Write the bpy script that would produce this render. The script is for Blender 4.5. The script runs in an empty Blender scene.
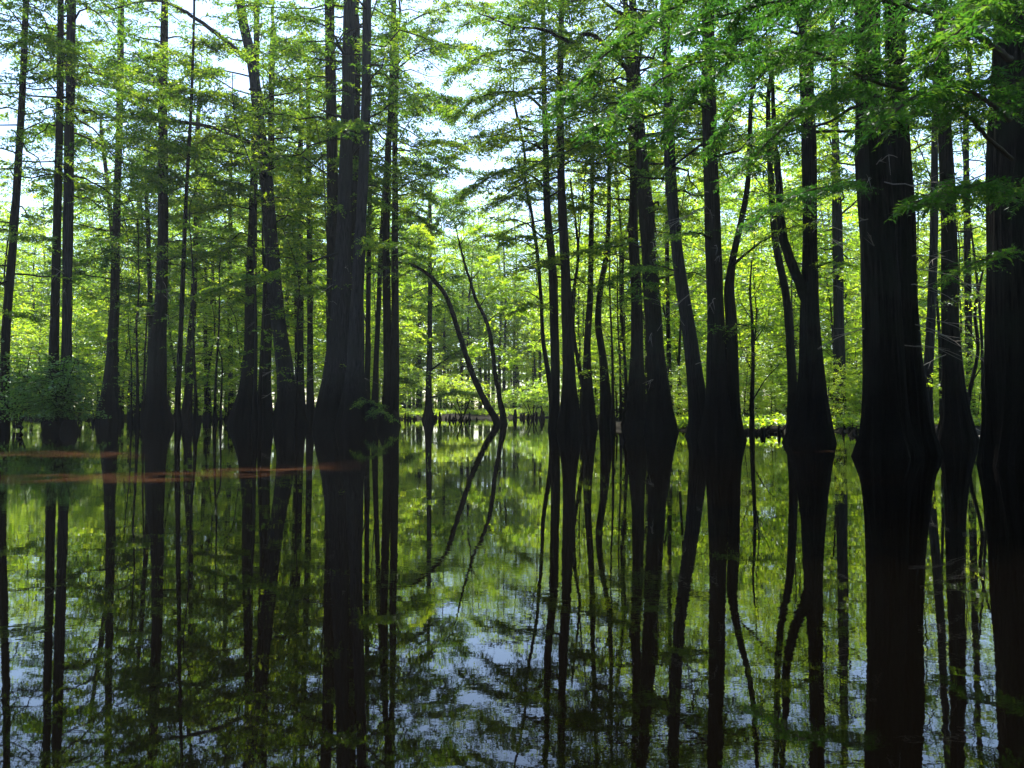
import bpy, math
import numpy as np

SEED = 7
F = 745.0
PITCH = math.atan(25.0 / F)
CAMH = 1.0
CA, SA = math.cos(PITCH), math.sin(PITCH)
COL = bpy.context.scene.collection
V = lambda *a: np.array(a, dtype=float)


def P(px, py, Y):
    """world point seen at pixel (px, py) of the photograph at distance Y along the view"""
    u = (px - 512) / F
    v = (384 - py) / F
    y = CA - v * SA
    z = SA + v * CA
    s = Y / y
    return V(u * s, Y, z * s + CAMH)


def dist(wl):
    return CAMH * F / (wl - 409.0)


# ------------------------------------------------------------------ materials
def new_mat(name):
    m = bpy.data.materials.new(name)
    m.use_nodes = True
    nt = m.node_tree
    nt.nodes.clear()
    out = nt.nodes.new('ShaderNodeOutputMaterial')
    return m, nt, out


def N(nt, t, **kw):
    n = nt.nodes.new(t)
    for k, v in kw.items():
        setattr(n, k, v)
    return n


def leaf_material(name, cols, trans, tmix=0.5, gloss=0.04):
    m, nt, out = new_mat(name)
    L = nt.links.new
    at = N(nt, 'ShaderNodeAttribute', attribute_name='tint')
    oi = N(nt, 'ShaderNodeObjectInfo')
    ad = N(nt, 'ShaderNodeMath', operation='MULTIPLY_ADD')
    L(oi.outputs['Random'], ad.inputs[0])
    ad.inputs[1].default_value = 0.35
    L(at.outputs['Fac'], ad.inputs[2])
    sb = N(nt, 'ShaderNodeMath', operation='SUBTRACT')
    L(ad.outputs[0], sb.inputs[0])
    sb.inputs[1].default_value = 0.175

    def ramp(cs):
        r = N(nt, 'ShaderNodeValToRGB')
        e = r.color_ramp.elements
        e[0].position = 0.0
        e[0].color = (*cs[0], 1)
        e[1].position = 1.0
        e[1].color = (*cs[-1], 1)
        if len(cs) > 2:
            k = e.new(0.5)
            k.color = (*cs[1], 1)
        L(sb.outputs[0], r.inputs[0])
        return r
    d = N(nt, 'ShaderNodeBsdfDiffuse')
    t = N(nt, 'ShaderNodeBsdfTranslucent')
    L(ramp(cols).outputs[0], d.inputs[0])
    L(ramp(trans).outputs[0], t.inputs[0])
    mx = N(nt, 'ShaderNodeMixShader')
    mx.inputs[0].default_value = tmix
    L(d.outputs[0], mx.inputs[1])
    L(t.outputs[0], mx.inputs[2])
    g = N(nt, 'ShaderNodeBsdfGlossy')
    g.inputs["Roughness"].default_value = 0.38
    g.inputs['Color'].default_value = (0.8, 0.85, 0.9, 1)
    m2 = N(nt, 'ShaderNodeMixShader')
    m2.inputs[0].default_value = gloss
    L(mx.outputs[0], m2.inputs[1])
    L(g.outputs[0], m2.inputs[2])
    L(m2.outputs[0], out.inputs[0])
    return m


def bark_material(name, c1, c2, c3, wet=2.4, scale=1.0):
    m, nt, out = new_mat(name)
    L = nt.links.new
    tc = N(nt, 'ShaderNodeTexCoord')
    mp = N(nt, 'ShaderNodeMapping')
    mp.inputs['Scale'].default_value = (14 * scale, 14 * scale, 1.1 * scale)
    L(tc.outputs['Object'], mp.inputs[0])
    n1 = N(nt, 'ShaderNodeTexNoise')
    n1.inputs['Scale'].default_value = 1.6
    n1.inputs['Detail'].default_value = 6
    n1.inputs['Roughness'].default_value = 0.65
    L(mp.outputs[0], n1.inputs['Vector'])
    n2 = N(nt, 'ShaderNodeTexNoise')
    n2.inputs['Scale'].default_value = 1.3
    n2.inputs['Detail'].default_value = 4
    L(tc.outputs['Object'], n2.inputs['Vector'])
    r = N(nt, 'ShaderNodeValToRGB')
    e = r.color_ramp.elements
    e[0].position, e[0].color = 0.36, (*c1, 1)
    e[1].position, e[1].color = 0.68, (*c2, 1)
    L(n1.outputs['Fac'], r.inputs[0])
    r2 = N(nt, 'ShaderNodeValToRGB')
    r2.color_ramp.elements[0].position = 0.45
    r2.color_ramp.elements[1].position = 0.65
    L(n2.outputs['Fac'], r2.inputs[0])
    mx = N(nt, 'ShaderNodeMixRGB')
    L(r2.outputs[0], mx.inputs[0])
    L(r.outputs[0], mx.inputs[1])
    mx.inputs[2].default_value = (*c3, 1)
    # wet, silty, stained foot of the trunk, up to the flood mark
    geo = N(nt, 'ShaderNodeNewGeometry')
    sx = N(nt, 'ShaderNodeSeparateXYZ')
    L(geo.outputs['Position'], sx.inputs[0])
    ma = N(nt, 'ShaderNodeMath', operation='MULTIPLY_ADD')
    L(n2.outputs['Fac'], ma.inputs[0])
    ma.inputs[1].default_value = 0.8
    L(sx.outputs['Z'], ma.inputs[2])
    mr = N(nt, 'ShaderNodeMapRange')
    mr.inputs[1].default_value = wet * 0.7
    mr.inputs[2].default_value = wet * 1.6
    mr.inputs[3].default_value = 0.12
    mr.inputs[4].default_value = 1.0
    L(ma.outputs[0], mr.inputs[0])
    mm = N(nt, 'ShaderNodeMixRGB', blend_type='MULTIPLY')
    mm.inputs[0].default_value = 1
    L(mx.outputs[0], mm.inputs[1])
    L(mr.outputs[0], mm.inputs[2])
    b = N(nt, 'ShaderNodeBsdfPrincipled')
    b.inputs['Roughness'].default_value = 0.9
    b.inputs['Specular IOR Level'].default_value = 0.04
    L(mm.outputs[0], b.inputs['Base Color'])
    bp = N(nt, 'ShaderNodeBump')
    bp.inputs['Strength'].default_value = 0.9
    bp.inputs['Distance'].default_value = 0.05
    L(n1.outputs['Fac'], bp.inputs['Height'])
    L(bp.outputs[0], b.inputs['Normal'])
    L(b.outputs[0], out.inputs[0])
    return m


M = {}
M['cypress'] = leaf_material('cypress_needles',
                             [(0.014, 0.040, 0.009), (0.026, 0.062, 0.010), (0.048, 0.085, 0.010)],
                             [(0.04, 0.12, 0.012), (0.14, 0.28, 0.012), (0.46, 0.58, 0.02)], 0.5, 0.02)  # shaded copy for the front trees, shade put into the darker colour
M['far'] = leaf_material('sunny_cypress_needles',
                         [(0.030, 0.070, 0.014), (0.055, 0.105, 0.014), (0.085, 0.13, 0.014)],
                         [(0.16, 0.34, 0.02), (0.40, 0.62, 0.02), (0.70, 0.82, 0.03)], 0.55, 0.02)  # sunlit copy of the same needles, sunlight put into the brighter, yellower colour
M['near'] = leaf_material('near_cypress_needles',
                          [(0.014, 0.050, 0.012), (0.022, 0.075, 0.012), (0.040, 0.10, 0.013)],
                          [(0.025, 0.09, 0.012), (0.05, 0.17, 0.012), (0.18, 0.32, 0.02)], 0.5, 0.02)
M['broad'] = leaf_material('broad_leaves',
                           [(0.030, 0.085, 0.018), (0.050, 0.120, 0.018), (0.085, 0.15, 0.02)],
                           [(0.20, 0.42, 0.02), (0.45, 0.66, 0.02), (0.72, 0.84, 0.04)], 0.55)
M['glossy'] = leaf_material('glossy_shrub_leaves',
                            [(0.040, 0.095, 0.012), (0.075, 0.145, 0.018), (0.12, 0.19, 0.03)],
                            [(0.10, 0.26, 0.02), (0.18, 0.40, 0.02), (0.32, 0.52, 0.03)], 0.4, 0.06)
M['bark'] = bark_material('cypress_bark', (0.006, 0.005, 0.0045), (0.030, 0.025, 0.022), (0.017, 0.018, 0.014))
M['bark_grey'] = bark_material('grey_cypress_bark', (0.007, 0.006, 0.007), (0.046, 0.043, 0.045), (0.024, 0.024, 0.022))
M['bark_dark'] = bark_material('dark_bark', (0.008, 0.006, 0.006), (0.035, 0.029, 0.026), (0.018, 0.021, 0.016))
M['twig'] = bark_material('twig_bark', (0.03, 0.025, 0.02), (0.10, 0.085, 0.07), (0.07, 0.06, 0.05), 0.2, 3)
M['deadwood'] = bark_material('bleached_deadwood', (0.10, 0.09, 0.08), (0.32, 0.29, 0.26), (0.22, 0.20, 0.18), 0.2, 3)


# ------------------------------------------------------------------ mesh helpers
def link(o, parent=None):
    COL.objects.link(o)
    if parent is not None:
        o.parent = parent
    return o


def build(name, verts, faces, mat, parent=None, tint=None, smooth=False, origin=None):
    """verts (n,3), faces (m,k) with constant k, as ONE mesh object"""
    verts = np.asarray(verts, dtype=np.float32)
    if origin is not None:
        verts = verts - np.asarray(origin, dtype=np.float32)
    faces = np.asarray(faces, dtype=np.int32)
    k = faces.shape[1]
    me = bpy.data.meshes.new(name)
    me.vertices.add(len(verts))
    me.vertices.foreach_set('co', verts.ravel())
    me.loops.add(faces.size)
    me.loops.foreach_set('vertex_index', faces.ravel())
    me.polygons.add(len(faces))
    me.polygons.foreach_set('loop_start', np.arange(0, faces.size, k, dtype=np.int32))
    me.polygons.foreach_set('loop_total', np.full(len(faces), k, dtype=np.int32))
    if smooth:
        me.polygons.foreach_set('use_smooth', np.ones(len(faces), dtype=bool))
    me.update(calc_edges=True)
    if tint is not None:
        a = me.attributes.new('tint', 'FLOAT', 'FACE')
        a.data.foreach_set('value', np.asarray(tint, dtype=np.float32))
    me.materials.append(mat)
    o = bpy.data.objects.new(name, me)
    return link(o, parent)


def merge(parts):
    vs, fs, off = [], [], 0
    for v, f in parts:
        vs.append(v)
        fs.append(f + off)
        off += len(v)
    return np.concatenate(vs), np.concatenate(fs)


def tag(o, label=None, cat=None, group=None, kind=None):
    if label: o['label'] = label
    if cat: o['category'] = cat
    if group: o['group'] = group
    if kind: o['kind'] = kind
    return o


def empty(name, loc, label, cat, group=None):
    o = bpy.data.objects.new(name, None)
    o.empty_display_size = 0.3
    o.location = [float(c) for c in loc]
    link(o)
    return tag(o, label, cat, group)


def frames(pts):
    t = np.gradient(pts, axis=0)
    t /= np.linalg.norm(t, axis=1)[:, None] + 1e-9
    ref = V(0, 0, 1) if abs(t[:, 2]).mean() < 0.8 else V(0, 1, 0)
    a = np.cross(t, ref)
    a /= np.linalg.norm(a, axis=1)[:, None] + 1e-9
    b = np.cross(a, t)
    return a, b


def tube(pts, rad, n=6, wobble=None):
    """closed-tip quad tube; wobble(i_array, theta) multiplies the radius"""
    pts = np.asarray(pts, float)
    rad = np.asarray(rad, float)
    a, b = frames(pts)
    th = np.arange(n) * 2 * math.pi / n
    r = rad[:, None] * np.ones(n)[None, :]
    if wobble is not None:
        r = r * wobble
    v = pts[:, None, :] + r[:, :, None] * (np.cos(th)[None, :, None] * a[:, None, :] + np.sin(th)[None, :, None] * b[:, None, :])
    m = len(pts)
    i = np.arange(m - 1)[:, None]
    j = np.arange(n)[None, :]
    j2 = (j + 1) % n
    f = np.stack([i * n + j, i * n + j2, (i + 1) * n + j2, (i + 1) * n + j], axis=-1).reshape(-1, 4)
    return v.reshape(-1, 3), f


def prisms(s, e, r):
    """many thin three-sided twigs at once"""
    s = np.asarray(s); e = np.asarray(e)
    r = np.broadcast_to(np.asarray(r, float), (len(s),))
    d = e - s
    d = d / (np.linalg.norm(d, axis=1)[:, None] + 1e-9)
    a = np.cross(d, V(0.13, 0.21, 0.97))
    a /= np.linalg.norm(a, axis=1)[:, None] + 1e-9
    b = np.cross(d, a)
    vs = []
    for base, k in ((s, 1.0), (e, 0.35)):
        for q in range(3):
            t = q * 2 * math.pi / 3
            vs.append(base + (r * k)[:, None] * (math.cos(t) * a + math.sin(t) * b))
    v = np.stack(vs, axis=1).reshape(-1, 3)
    o = np.arange(len(s))[:, None] * 6
    f = np.concatenate([o + np.array([[q, (q + 1) % 3, 3 + (q + 1) % 3, 3 + q]]) for q in range(3)])
    return v, f


def smooth_path(pts, step):
    """Catmull-Rom resample of rows (x,y,z,r...)"""
    p = np.asarray(pts, float)
    q = np.vstack([2 * p[0] - p[1], p, 2 * p[-1] - p[-2]])
    out = []
    for i in range(1, len(q) - 2):
        seg = np.linalg.norm(q[i + 1, :3] - q[i, :3])
        n = max(2, int(seg / step))
        for t in np.linspace(0, 1, n, endpoint=False):
            a, b, c, d = q[i - 1], q[i], q[i + 1], q[i + 2]
            out.append(0.5 * ((2 * b) + (-a + c) * t + (2 * a - 5 * b + 4 * c - d) * t * t + (-a + 3 * b - 3 * c + d) * t ** 3))
    out.append(q[-2])
    return np.array(out)


# ------------------------------------------------------------------ foliage
def foliate(S, D, Ln, K, ls, rng, droop=0.25, wid=0.34, tilt=0.35):
    """leaflets along twigs: S start, D direction, Ln length. returns quads + tint"""
    n = len(S)
    up = V(0, 0, 1) + rng.normal(0, tilt, (n, 3))
    side = np.cross(D, up)
    side /= np.linalg.norm(side, axis=1)[:, None] + 1e-9
    t = (np.arange(K) + 0.5) / K
    t = t[None, :] + rng.uniform(-0.5, 0.5, (n, K)) / K
    sg = np.where(np.arange(K) % 2 == 0, 1.0, -1.0)[None, :] * np.ones((n, 1))
    base = S[:, None, :] + D[:, None, :] * (Ln[:, None] * t)[:, :, None]
    base[:, :, 2] -= droop * Ln[:, None] * t * t
    ld = D[:, None, :] * rng.uniform(0.35, 0.9, (n, K))[:, :, None] + side[:, None, :] * sg[:, :, None]
    ld = ld + rng.normal(0, 0.28, (n, K, 3))
    ld[:, :, 2] -= droop * 0.8
    ld /= np.linalg.norm(ld, axis=2)[:, :, None]
    l = ls * rng.uniform(0.6, 1.25, (n, K)) * (1.1 - 0.5 * t)
    wv = np.cross(ld, up[:, None, :] + rng.normal(0, 0.4, (n, K, 3)))
    wv /= np.linalg.norm(wv, axis=2)[:, :, None] + 1e-9
    w = l * wid * rng.uniform(0.7, 1.3, (n, K))
    tip = base + ld * l[:, :, None]
    mid = base + ld * (l * 0.45)[:, :, None]
    v = np.stack([base, mid + wv * w[:, :, None] * 0.5, tip, mid - wv * w[:, :, None] * 0.5], axis=2).reshape(-1, 3)
    f = np.arange(n * K * 4).reshape(-1, 4)
    tn = np.clip(rng.normal(0.5, 0.16, (n, 1)) + rng.normal(0, 0.12, (n, K)), 0, 1).ravel()
    return v, f, tn


class Foliage:
    def __init__(self):
        self.wood, self.leaf, self.tint = [], [], []

    def bough(self, pts, r0, rng, sec_len, sec_gap=0.35, twig_gap=0.22, twig_len=0.34, K=6, ls=0.11,
              start=0.2, droop=0.25, wid=0.34, seg=5, flat=0.12, keep=1.0, wood_twigs=False, own=None):
        """one branch (polyline pts) with side twigs and leaflets"""
        pts = np.asarray(pts, float)
        cum = np.r_[0, np.cumsum(np.linalg.norm(np.diff(pts, axis=0), axis=1))]
        L = cum[-1]
        rad = r0 * (1 - 0.82 * cum / L)
        (own if own is not None else self.wood).append(tube(pts, rad, seg))
        ns = max(3, int(L * (1 - start) / sec_gap))
        t = start + (1 - start) * (np.arange(ns) + rng.uniform(0, 1, ns)) / ns
        t = np.clip(t, 0, 1)
        if keep < 1:
            t = t[rng.uniform(0, 1, ns) < keep]
            if len(t) == 0:
                return
            ns = len(t)
        pos = np.stack([np.interp(t * L, cum, pts[:, k]) for k in range(3)], axis=1)
        tan = np.stack([np.interp(t * L, cum, np.gradient(pts[:, k], cum)) for k in range(3)], axis=1)
        tan /= np.linalg.norm(tan, axis=1)[:, None] + 1e-9
        side = np.cross(tan, V(0, 0, 1))
        sn = np.linalg.norm(side, axis=1)[:, None]
        side = np.where(sn > 0.2, side / (sn + 1e-9), rng.normal(0, 1, (ns, 3)))
        sg = np.where(np.arange(ns) % 2 == 0, 1.0, -1.0)
        d = side * sg[:, None] * rng.uniform(0.6, 1.0, (ns, 1)) + tan * rng.uniform(0.35, 0.9, (ns, 1)) + rng.normal(0, flat, (ns, 3))
        d /= np.linalg.norm(d, axis=1)[:, None]
        ln = sec_len * rng.uniform(0.45, 1.15, ns) * (1.08 - 0.7 * t)
        self.wood.append(prisms(pos, pos + d * ln[:, None], np.maximum(0.16 * r0, 0.004)))
        nt = max(3, int(sec_len / twig_gap))
        u = (np.arange(nt)[None, :] + rng.uniform(0, 1, (ns, nt))) / nt
        S = (pos[:, None, :] + d[:, None, :] * (ln[:, None] * u)[:, :, None])
        S[:, :, 2] -= 0.12 * (ln[:, None] * u) ** 2
        s2 = np.cross(d, V(0, 0, 1))
        s2 /= np.linalg.norm(s2, axis=1)[:, None] + 1e-9
        sg2 = np.where(np.arange(nt) % 2 == 0, 1.0, -1.0)
        D = d[:, None, :] * rng.uniform(0.4, 1.0, (ns, nt, 1)) + s2[:, None, :] * sg2[None, :, None] * rng.uniform(0.3, 1, (ns, nt, 1)) + rng.normal(0, flat, (ns, nt, 3))
        D /= np.linalg.norm(D, axis=2)[:, :, None]
        S = S.reshape(-1, 3)
        D = D.reshape(-1, 3)
        Ln = twig_len * rng.uniform(0.6, 1.3, len(S))
        if wood_twigs:
            self.wood.append(prisms(S, S + D * Ln[:, None], 0.0025))
        v, f, tn = foliate(S, D, Ln, K, ls, rng, droop, wid)
        self.leaf.append((v, f))
        self.tint.append(tn)

    def flush(self, parent, leafmat, woodmat, origin, names=('branches', 'crown')):
        v, f = merge(self.leaf + self.wood)
        nl = sum(len(a[1]) for a in self.leaf)
        o = build(names[1], v, f, leafmat, parent, tint=np.r_[np.concatenate(self.tint), np.full(len(f) - nl, .5)], origin=origin)
        o.data.materials.append(woodmat)
        mi = np.zeros(len(f), np.int32)
        mi[nl:] = 1
        o.data.polygons.foreach_set('material_index', mi)
        return o


def branch_path(p0, az, L, rise, droop, rng, n=7, wig=0.06):
    s = np.linspace(0, 1, n)
    d = V(math.cos(az), math.sin(az), 0)
    q = p0 + d[None, :] * (L * s)[:, None]
    q[:, 2] += rise * L * s - droop * L * s ** 2.2
    side = V(-d[1], d[0], 0)
    q += side[None, :] * (L * rng.normal(0, 0.12) * s ** 2)[:, None]
    w = rng.normal(0, wig * L / n * 2, (n, 3))
    w[0] = 0
    return q + w


# ------------------------------------------------------------------ trunks
def trunk_mesh(rows, rng, flute_h=1.6, seg=None, step=0.35, flute=0.22, rough=0.05):
    """rows (x,y,z,r); buttressed, fluted foot. Water at z=0"""
    path = smooth_path(rows, step)
    rmax = path[:, 3].max()
    n = seg or (80 if rmax > 0.5 and rows[1][1] < 32 else 44 if rmax > 0.4 else 28 if rmax > 0.5 else 18 if rmax > 0.22 else 10)
    th = np.arange(n) * 2 * math.pi / n
    z = path[:, 2]
    a = flute * np.clip(1 - (z + 0.2) / (flute_h * 1.9), 0, 1) ** 1.3 + 0.035
    k = int(rng.integers(5, 9))
    ph = rng.uniform(0, 6.28)
    tw = 0.12 * z
    w = 1 + a[:, None] * (0.65 * np.cos(k * th[None, :] + ph + tw[:, None]) + 0.35 * np.cos((k - 3) * th[None, :] + 2 * ph - tw[:, None]))
    # broad lumps
    nz = rng.normal(0, 1, (6,))
    for i in range(3):
        w += rough * 0.6 * nz[i] * np.sin((i + 2) * th[None, :] + z[:, None] * (0.6 + 0.5 * i) + nz[i + 3] * 3)
    if n >= 44:
        m = int(z.max() / 1.3) + 3
        g = rng.normal(0, 1, (m, n))
        g = np.stack([np.interp(z / 1.3 + 1, np.arange(m), g[:, c]) for c in range(n)], axis=1)
        w += 0.028 * g + 0.035 * np.cos(n / 4 * th[None, :] + 0.5 * np.sin(z)[:, None])
    else:
        w += rng.normal(0, rough * 0.35, w.shape)
    return path, tube(path[:, :3], path[:, 3], n, w)


def trunk_rows(spec, Y, rng, height, minr=0.03, dy=0.0):
    """control points (px, py, width px) from foot to top -> rows of world points, running on to the full height"""
    rows = []
    z0 = P(spec[0][0], spec[0][1], Y)[2]
    for px, py, w in spec:
        p = P(px, py, Y)
        p[1] += dy * max(0, p[2]) / height
        rows.append([*p, max(minr, 0.5 * w * Y / F)])
    rows = sorted(rows, key=lambda r: r[2])
    # foot goes under water
    f = list(rows[0])
    f[2] = -0.6
    f[3] *= 1.04
    if rows[0][2] > 0.02:
        g = list(rows[0]); g[2] = 0.0
        rows = [f, g] + rows
    else:
        rows = [f] + rows
    top = rows[-1]
    if top[2] < height - 1.0:
        a, b = np.array(rows[-3]), np.array(rows[-1])
        d = (b[:2] - a[:2]) / max(0.5, b[2] - a[2])
        d = np.clip(d, -0.15, 0.15)
        n = 4
        for i in range(1, n + 1):
            s = i / n
            h = (height - top[2]) * s
            rows.append([top[0] + d[0] * h * (1 - 0.5 * s) + rng.normal(0, 0.1), top[1] + d[1] * h * 0.5,
                         top[2] + h, max(0.025, top[3] * (1 - 0.9 * s))])
    t = rows[-1]
    rows.append([t[0] + .05, t[1], t[2] + 1.6, .006])
    return rows


def crown_on(fo, path, rng, h0, h1, R, nb, ls, K, keepf=0.85, low_keep=0.5, twig_gap=0.3, sec_gap=0.45,
             droop=0.25, rise=0.10, az_bias=None, wid=0.34, hvis=99.0):
    z = path[:, 2]
    for i in range(nb):
        u = ((i + rng.uniform(0, 1)) / nb)
        h = h0 + (h1 - h0) * u
        if u < 0.25 and rng.uniform() > low_keep:
            continue
        p0 = V(*[np.interp(h, z, path[:, k]) for k in range(3)])
        r = np.interp(h, z, path[:, 3])
        # widest around 45 % of the crown, narrow at top
        prof = (0.55 + 0.45 * math.sin(math.pi * min(1, u * 1.1))) * (1.0 if u < 0.65 else 1 - 0.75 * (u - 0.65) / 0.35)
        L = R * prof * rng.uniform(0.65, 1.2)
        az = i * 2.39996 + rng.normal(0, 0.4)
        if az_bias is not None and rng.uniform() < 0.2:
            az = az_bias + rng.normal(0, 0.6)
        q = branch_path(p0, az, L, rise + rng.normal(0, 0.22), 0.24 + rng.normal(0, 0.10), rng, wig=0.10)
        c = 1.0 if h < hvis else 2.0
        if c > 1 and rng.uniform() < 0.2:
            continue
        fo.bough(q, min(0.055, max(0.02, r * 0.28)), rng, sec_len=max(0.5, L * 0.42), sec_gap=sec_gap * c ** .5, twig_gap=twig_gap * c ** .5,
                 twig_len=ls * 3.0, K=K if c == 1 else K // 2, ls=ls * c, start=0.30, droop=droop, keep=keepf * rng.choice([.4, 1, 1, 1]), wid=wid, flat=rng.uniform(.1, .35))


def dead_twigs(fo_wood, path, rng, h0, h1, n, Lr=(0.4, 1.4)):
    z = path[:, 2]
    for i in range(n):
        h = rng.uniform(h0, h1)
        p0 = V(*[np.interp(h, z, path[:, k]) for k in range(3)])
        L = rng.uniform(*Lr)
        q = branch_path(p0, rng.uniform(0, 6.28), L, rng.normal(0.1, 0.25), 0.25, rng, 5, 0.12)
        fo_wood.append(tube(q, 0.016 * (1 - 0.8 * np.linspace(0, 1, 5)), 4))
        # a fork or two
        for _ in range(int(rng.integers(0, 3))):
            j = int(rng.integers(1, 4))
            e = q[j] + (q[j] - q[j - 1]) * rng.uniform(0.5, 1.5) + rng.normal(0, 0.15 * L, 3)
            fo_wood.append(prisms(q[j][None], e[None], 0.008))


# id: (label, waterline y, [(px, py, width)...], options)
T = {}


def tree(key, label, wl, spec, **o):
    T[key] = (label, wl, spec, o)


tree('L1', 'slender cypress at the far left edge of the picture, leaning slightly right', 431,
     [(4, 431, 10), (5, 400, 8), (6, 330, 8), (14, 230, 7), (22, 100, 6), (27, -20, 5)], R=3.4)
tree('L2a', 'left and thinner trunk of the twin pair rising out of the leafy shrub', 430,
     [(52, 430, 16), (53, 400, 11), (54, 350, 9), (57, 230, 7.5), (60, 100, 6.5), (61, -30, 5)], R=3.2, h0=11, dens=.6)
tree('L2b', 'right and thicker trunk of the twin pair rising out of the leafy shrub', 430,
     [(66, 430, 17), (65, 400, 12), (66, 360, 9), (68, 230, 8.5), (70, 100, 8.5), (72, -30, 7)], R=3.2, h0=11, grey=1)
tree('L3', 'cypress with a bottle-shaped dark foot right of the shrub-wrapped twin trunks', 423,
     [(108, 424, 19), (108, 410, 18), (109, 390, 13), (112, 350, 9), (115, 290, 8), (117, 200, 6.5), (120, 100, 6), (121, 0, 5)], R=4.4)
tree('L3b', 'thin pole-like trunk just behind the bottle-footed cypress', 420.5,
     [(119, 420, 7), (117, 380, 5), (114, 260, 4.5), (107, 180, 4), (101, 130, 3)], R=3.0, h=17)
tree('L4', 'stout straight cypress with a wide fluted foot standing between two thin poles on the left', 425.5,
     [(158, 426, 28), (157, 405, 21), (157, 370, 17), (158, 335, 15), (161, 305, 12), (163, 230, 9.5), (163, 100, 8), (165, 0, 6)], R=4.2, dens=.7)
tree('L4b', 'narrow dark trunk hugging the left side of the stout fluted cypress', 422,
     [(149, 422, 10), (150, 380, 6), (151, 330, 5), (149, 260, 4), (146, 180, 3)], R=2.4, h=18)
tree('L5', 'very thin dark pole leaning right, just right of the stout fluted cypress', 427,
     [(178, 427, 7), (178, 400, 5.5), (182, 300, 4.5), (186, 200, 3.6), (191, 110, 3), (194, 20, 2.2), (194, -15, 2)], R=2.6, dens=.7)
tree('L6', 'mid-grey trunk behind the thin leaning pole on the left', 421,
     [(187, 421, 11), (188, 400, 8), (190, 350, 7), (193, 310, 6), (196, 230, 4.5), (198, 120, 4)], R=3.4)
tree('L7', 'pale thin far trunk between the bottle-footed cypress and the stout fluted one', 419,
     [(137, 419, 9), (137, 405, 7), (137, 370, 4.5), (137, 300, 4), (139, 200, 3)], R=3.2, h=20, grey=1)
tree('L9', 'thin grey trunk in the gap left of the three close cypresses', 420,
     [(232, 420, 9), (231, 400, 5), (230, 330, 4.5), (230, 250, 4), (231, 150, 3)], R=3.4, grey=1)
tree('L10', 'leftmost of the three close cypresses with broad dark flaring feet', 424.5,
     [(243, 425, 27), (244, 412, 22), (246, 390, 14), (249, 350, 11), (252, 250, 9), (254, 180, 7.5), (256, 90, 6.5), (257, 0, 5)], R=4.0, dens=.55)
tree('L11', 'middle and thinnest of the three close cypresses with flaring feet', 424.5,
     [(264, 425, 22), (264, 405, 16), (265, 380, 12), (267, 320, 10), (269, 250, 8), (271, 150, 6), (272, 50, 5)], R=3.6, dens=.55)
tree('L12', 'tall bowed cypress leaning left overhead, with two long arching limbs', 425.5,
     [(290, 426, 34), (289, 410, 28), (287, 390, 19), (282, 350, 15), (276, 300, 14), (271, 240, 13), (266, 180, 12), (259, 120, 10.5), (252, 62, 10), (244, 25, 9), (238, -15, 8)], R=3.8, grey=1, h0=13, dens=.35)
tree('B1', 'leftmost of the thin poles in the shade between bowed cypress and the great clump', 421,
     [(296, 421, 9), (297, 380, 4.5), (296, 300, 4), (293, 200, 3)], R=3, h=18)
tree('B2', 'thicker of the thin poles in the shade between bowed cypress and the great clump', 421.5,
     [(302, 421, 12), (301, 390, 7), (300, 300, 6.5), (300, 200, 5), (301, 90, 4)], R=3.4)
tree('B3', 'dark pole behind the left edge of the great trunk clump', 422,
     [(311, 422, 11), (310, 390, 6.5), (310, 300, 5.5), (309, 200, 5), (308, 80, 4)], R=3.2)
tree('C1a', 'left stem of the great trunk clump, standing slightly apart higher up', 427,
     [(331, 428, 26), (333, 400, 18), (334, 330, 14), (333, 260, 12), (333, 200, 11.5), (331, 100, 10), (329, -20, 9)], R=3.6, h0=9, dens=.6)
tree('C1b', 'thickest grey stem at the middle of the great trunk clump', 428,
     [(335, 428, 42), (335, 410, 36), (337, 380, 28), (339, 345, 23), (342, 280, 18), (345, 200, 14), (348, 100, 12.5), (350, -20, 11.5)], R=3.8, grey=1, h0=12, dens=.5)
tree('C1d', 'dark stem squeezed between the two grey stems of the great clump', 426.5,
     [(349, 427, 30), (350, 400, 22), (352, 320, 15), (354, 220, 10), (356, 130, 8), (357, 30, 6)], R=3.2, h0=13, dens=.35)
tree('C1c', 'right-hand pale stem of the great trunk clump', 429,
     [(354, 429, 36), (354, 410, 29), (355, 380, 20), (356, 340, 15.5), (358, 280, 12), (362, 200, 10), (366, 100, 9), (367, -20, 8)], R=3.6, grey=1, h0=9, dens=.5)
tree('C2a', 'thin dark pole against the right flank of the great clump', 424,
     [(367, 424, 9), (367, 390, 6), (368, 330, 5), (369, 240, 4.5), (371, 150, 3.5)], R=2.6, h=17)
tree('C2b', 'thin pole leaning right beside the paired trunks with the bulbous foot', 424,
     [(374, 424, 9), (375, 390, 6), (378, 320, 5), (381, 250, 4.5), (384, 190, 3.5)], R=2.4, h=15)
tree('C3a', 'left of the paired dark trunks right of the great clump, on a bulbous foot', 425,
     [(387, 425, 20), (387, 415, 19), (388, 405, 12), (388, 370, 9), (386, 250, 7), (387, 170, 6), (391, 110, 6), (393, 50, 6), (394, -20, 4.5)], R=3.4, h0=10, dens=.7)
tree('C3b', 'right of the paired dark trunks right of the great clump', 425,
     [(393, 425, 14), (393, 410, 11), (395, 370, 8.5), (395, 280, 7), (395, 200, 6), (395, 120, 5), (397, 60, 4)], R=3.0, h0=10.5, dens=.6)
tree('C4', 'far sunlit cypress with a conical foot standing alone at the end of the channel', 420,
     [(428, 420, 13), (428, 412, 9), (428.5, 400, 6.5), (429.5, 350, 5.2), (430, 300, 4.4), (430, 200, 3.5)], R=4.0, h=22, grey=1)
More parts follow.
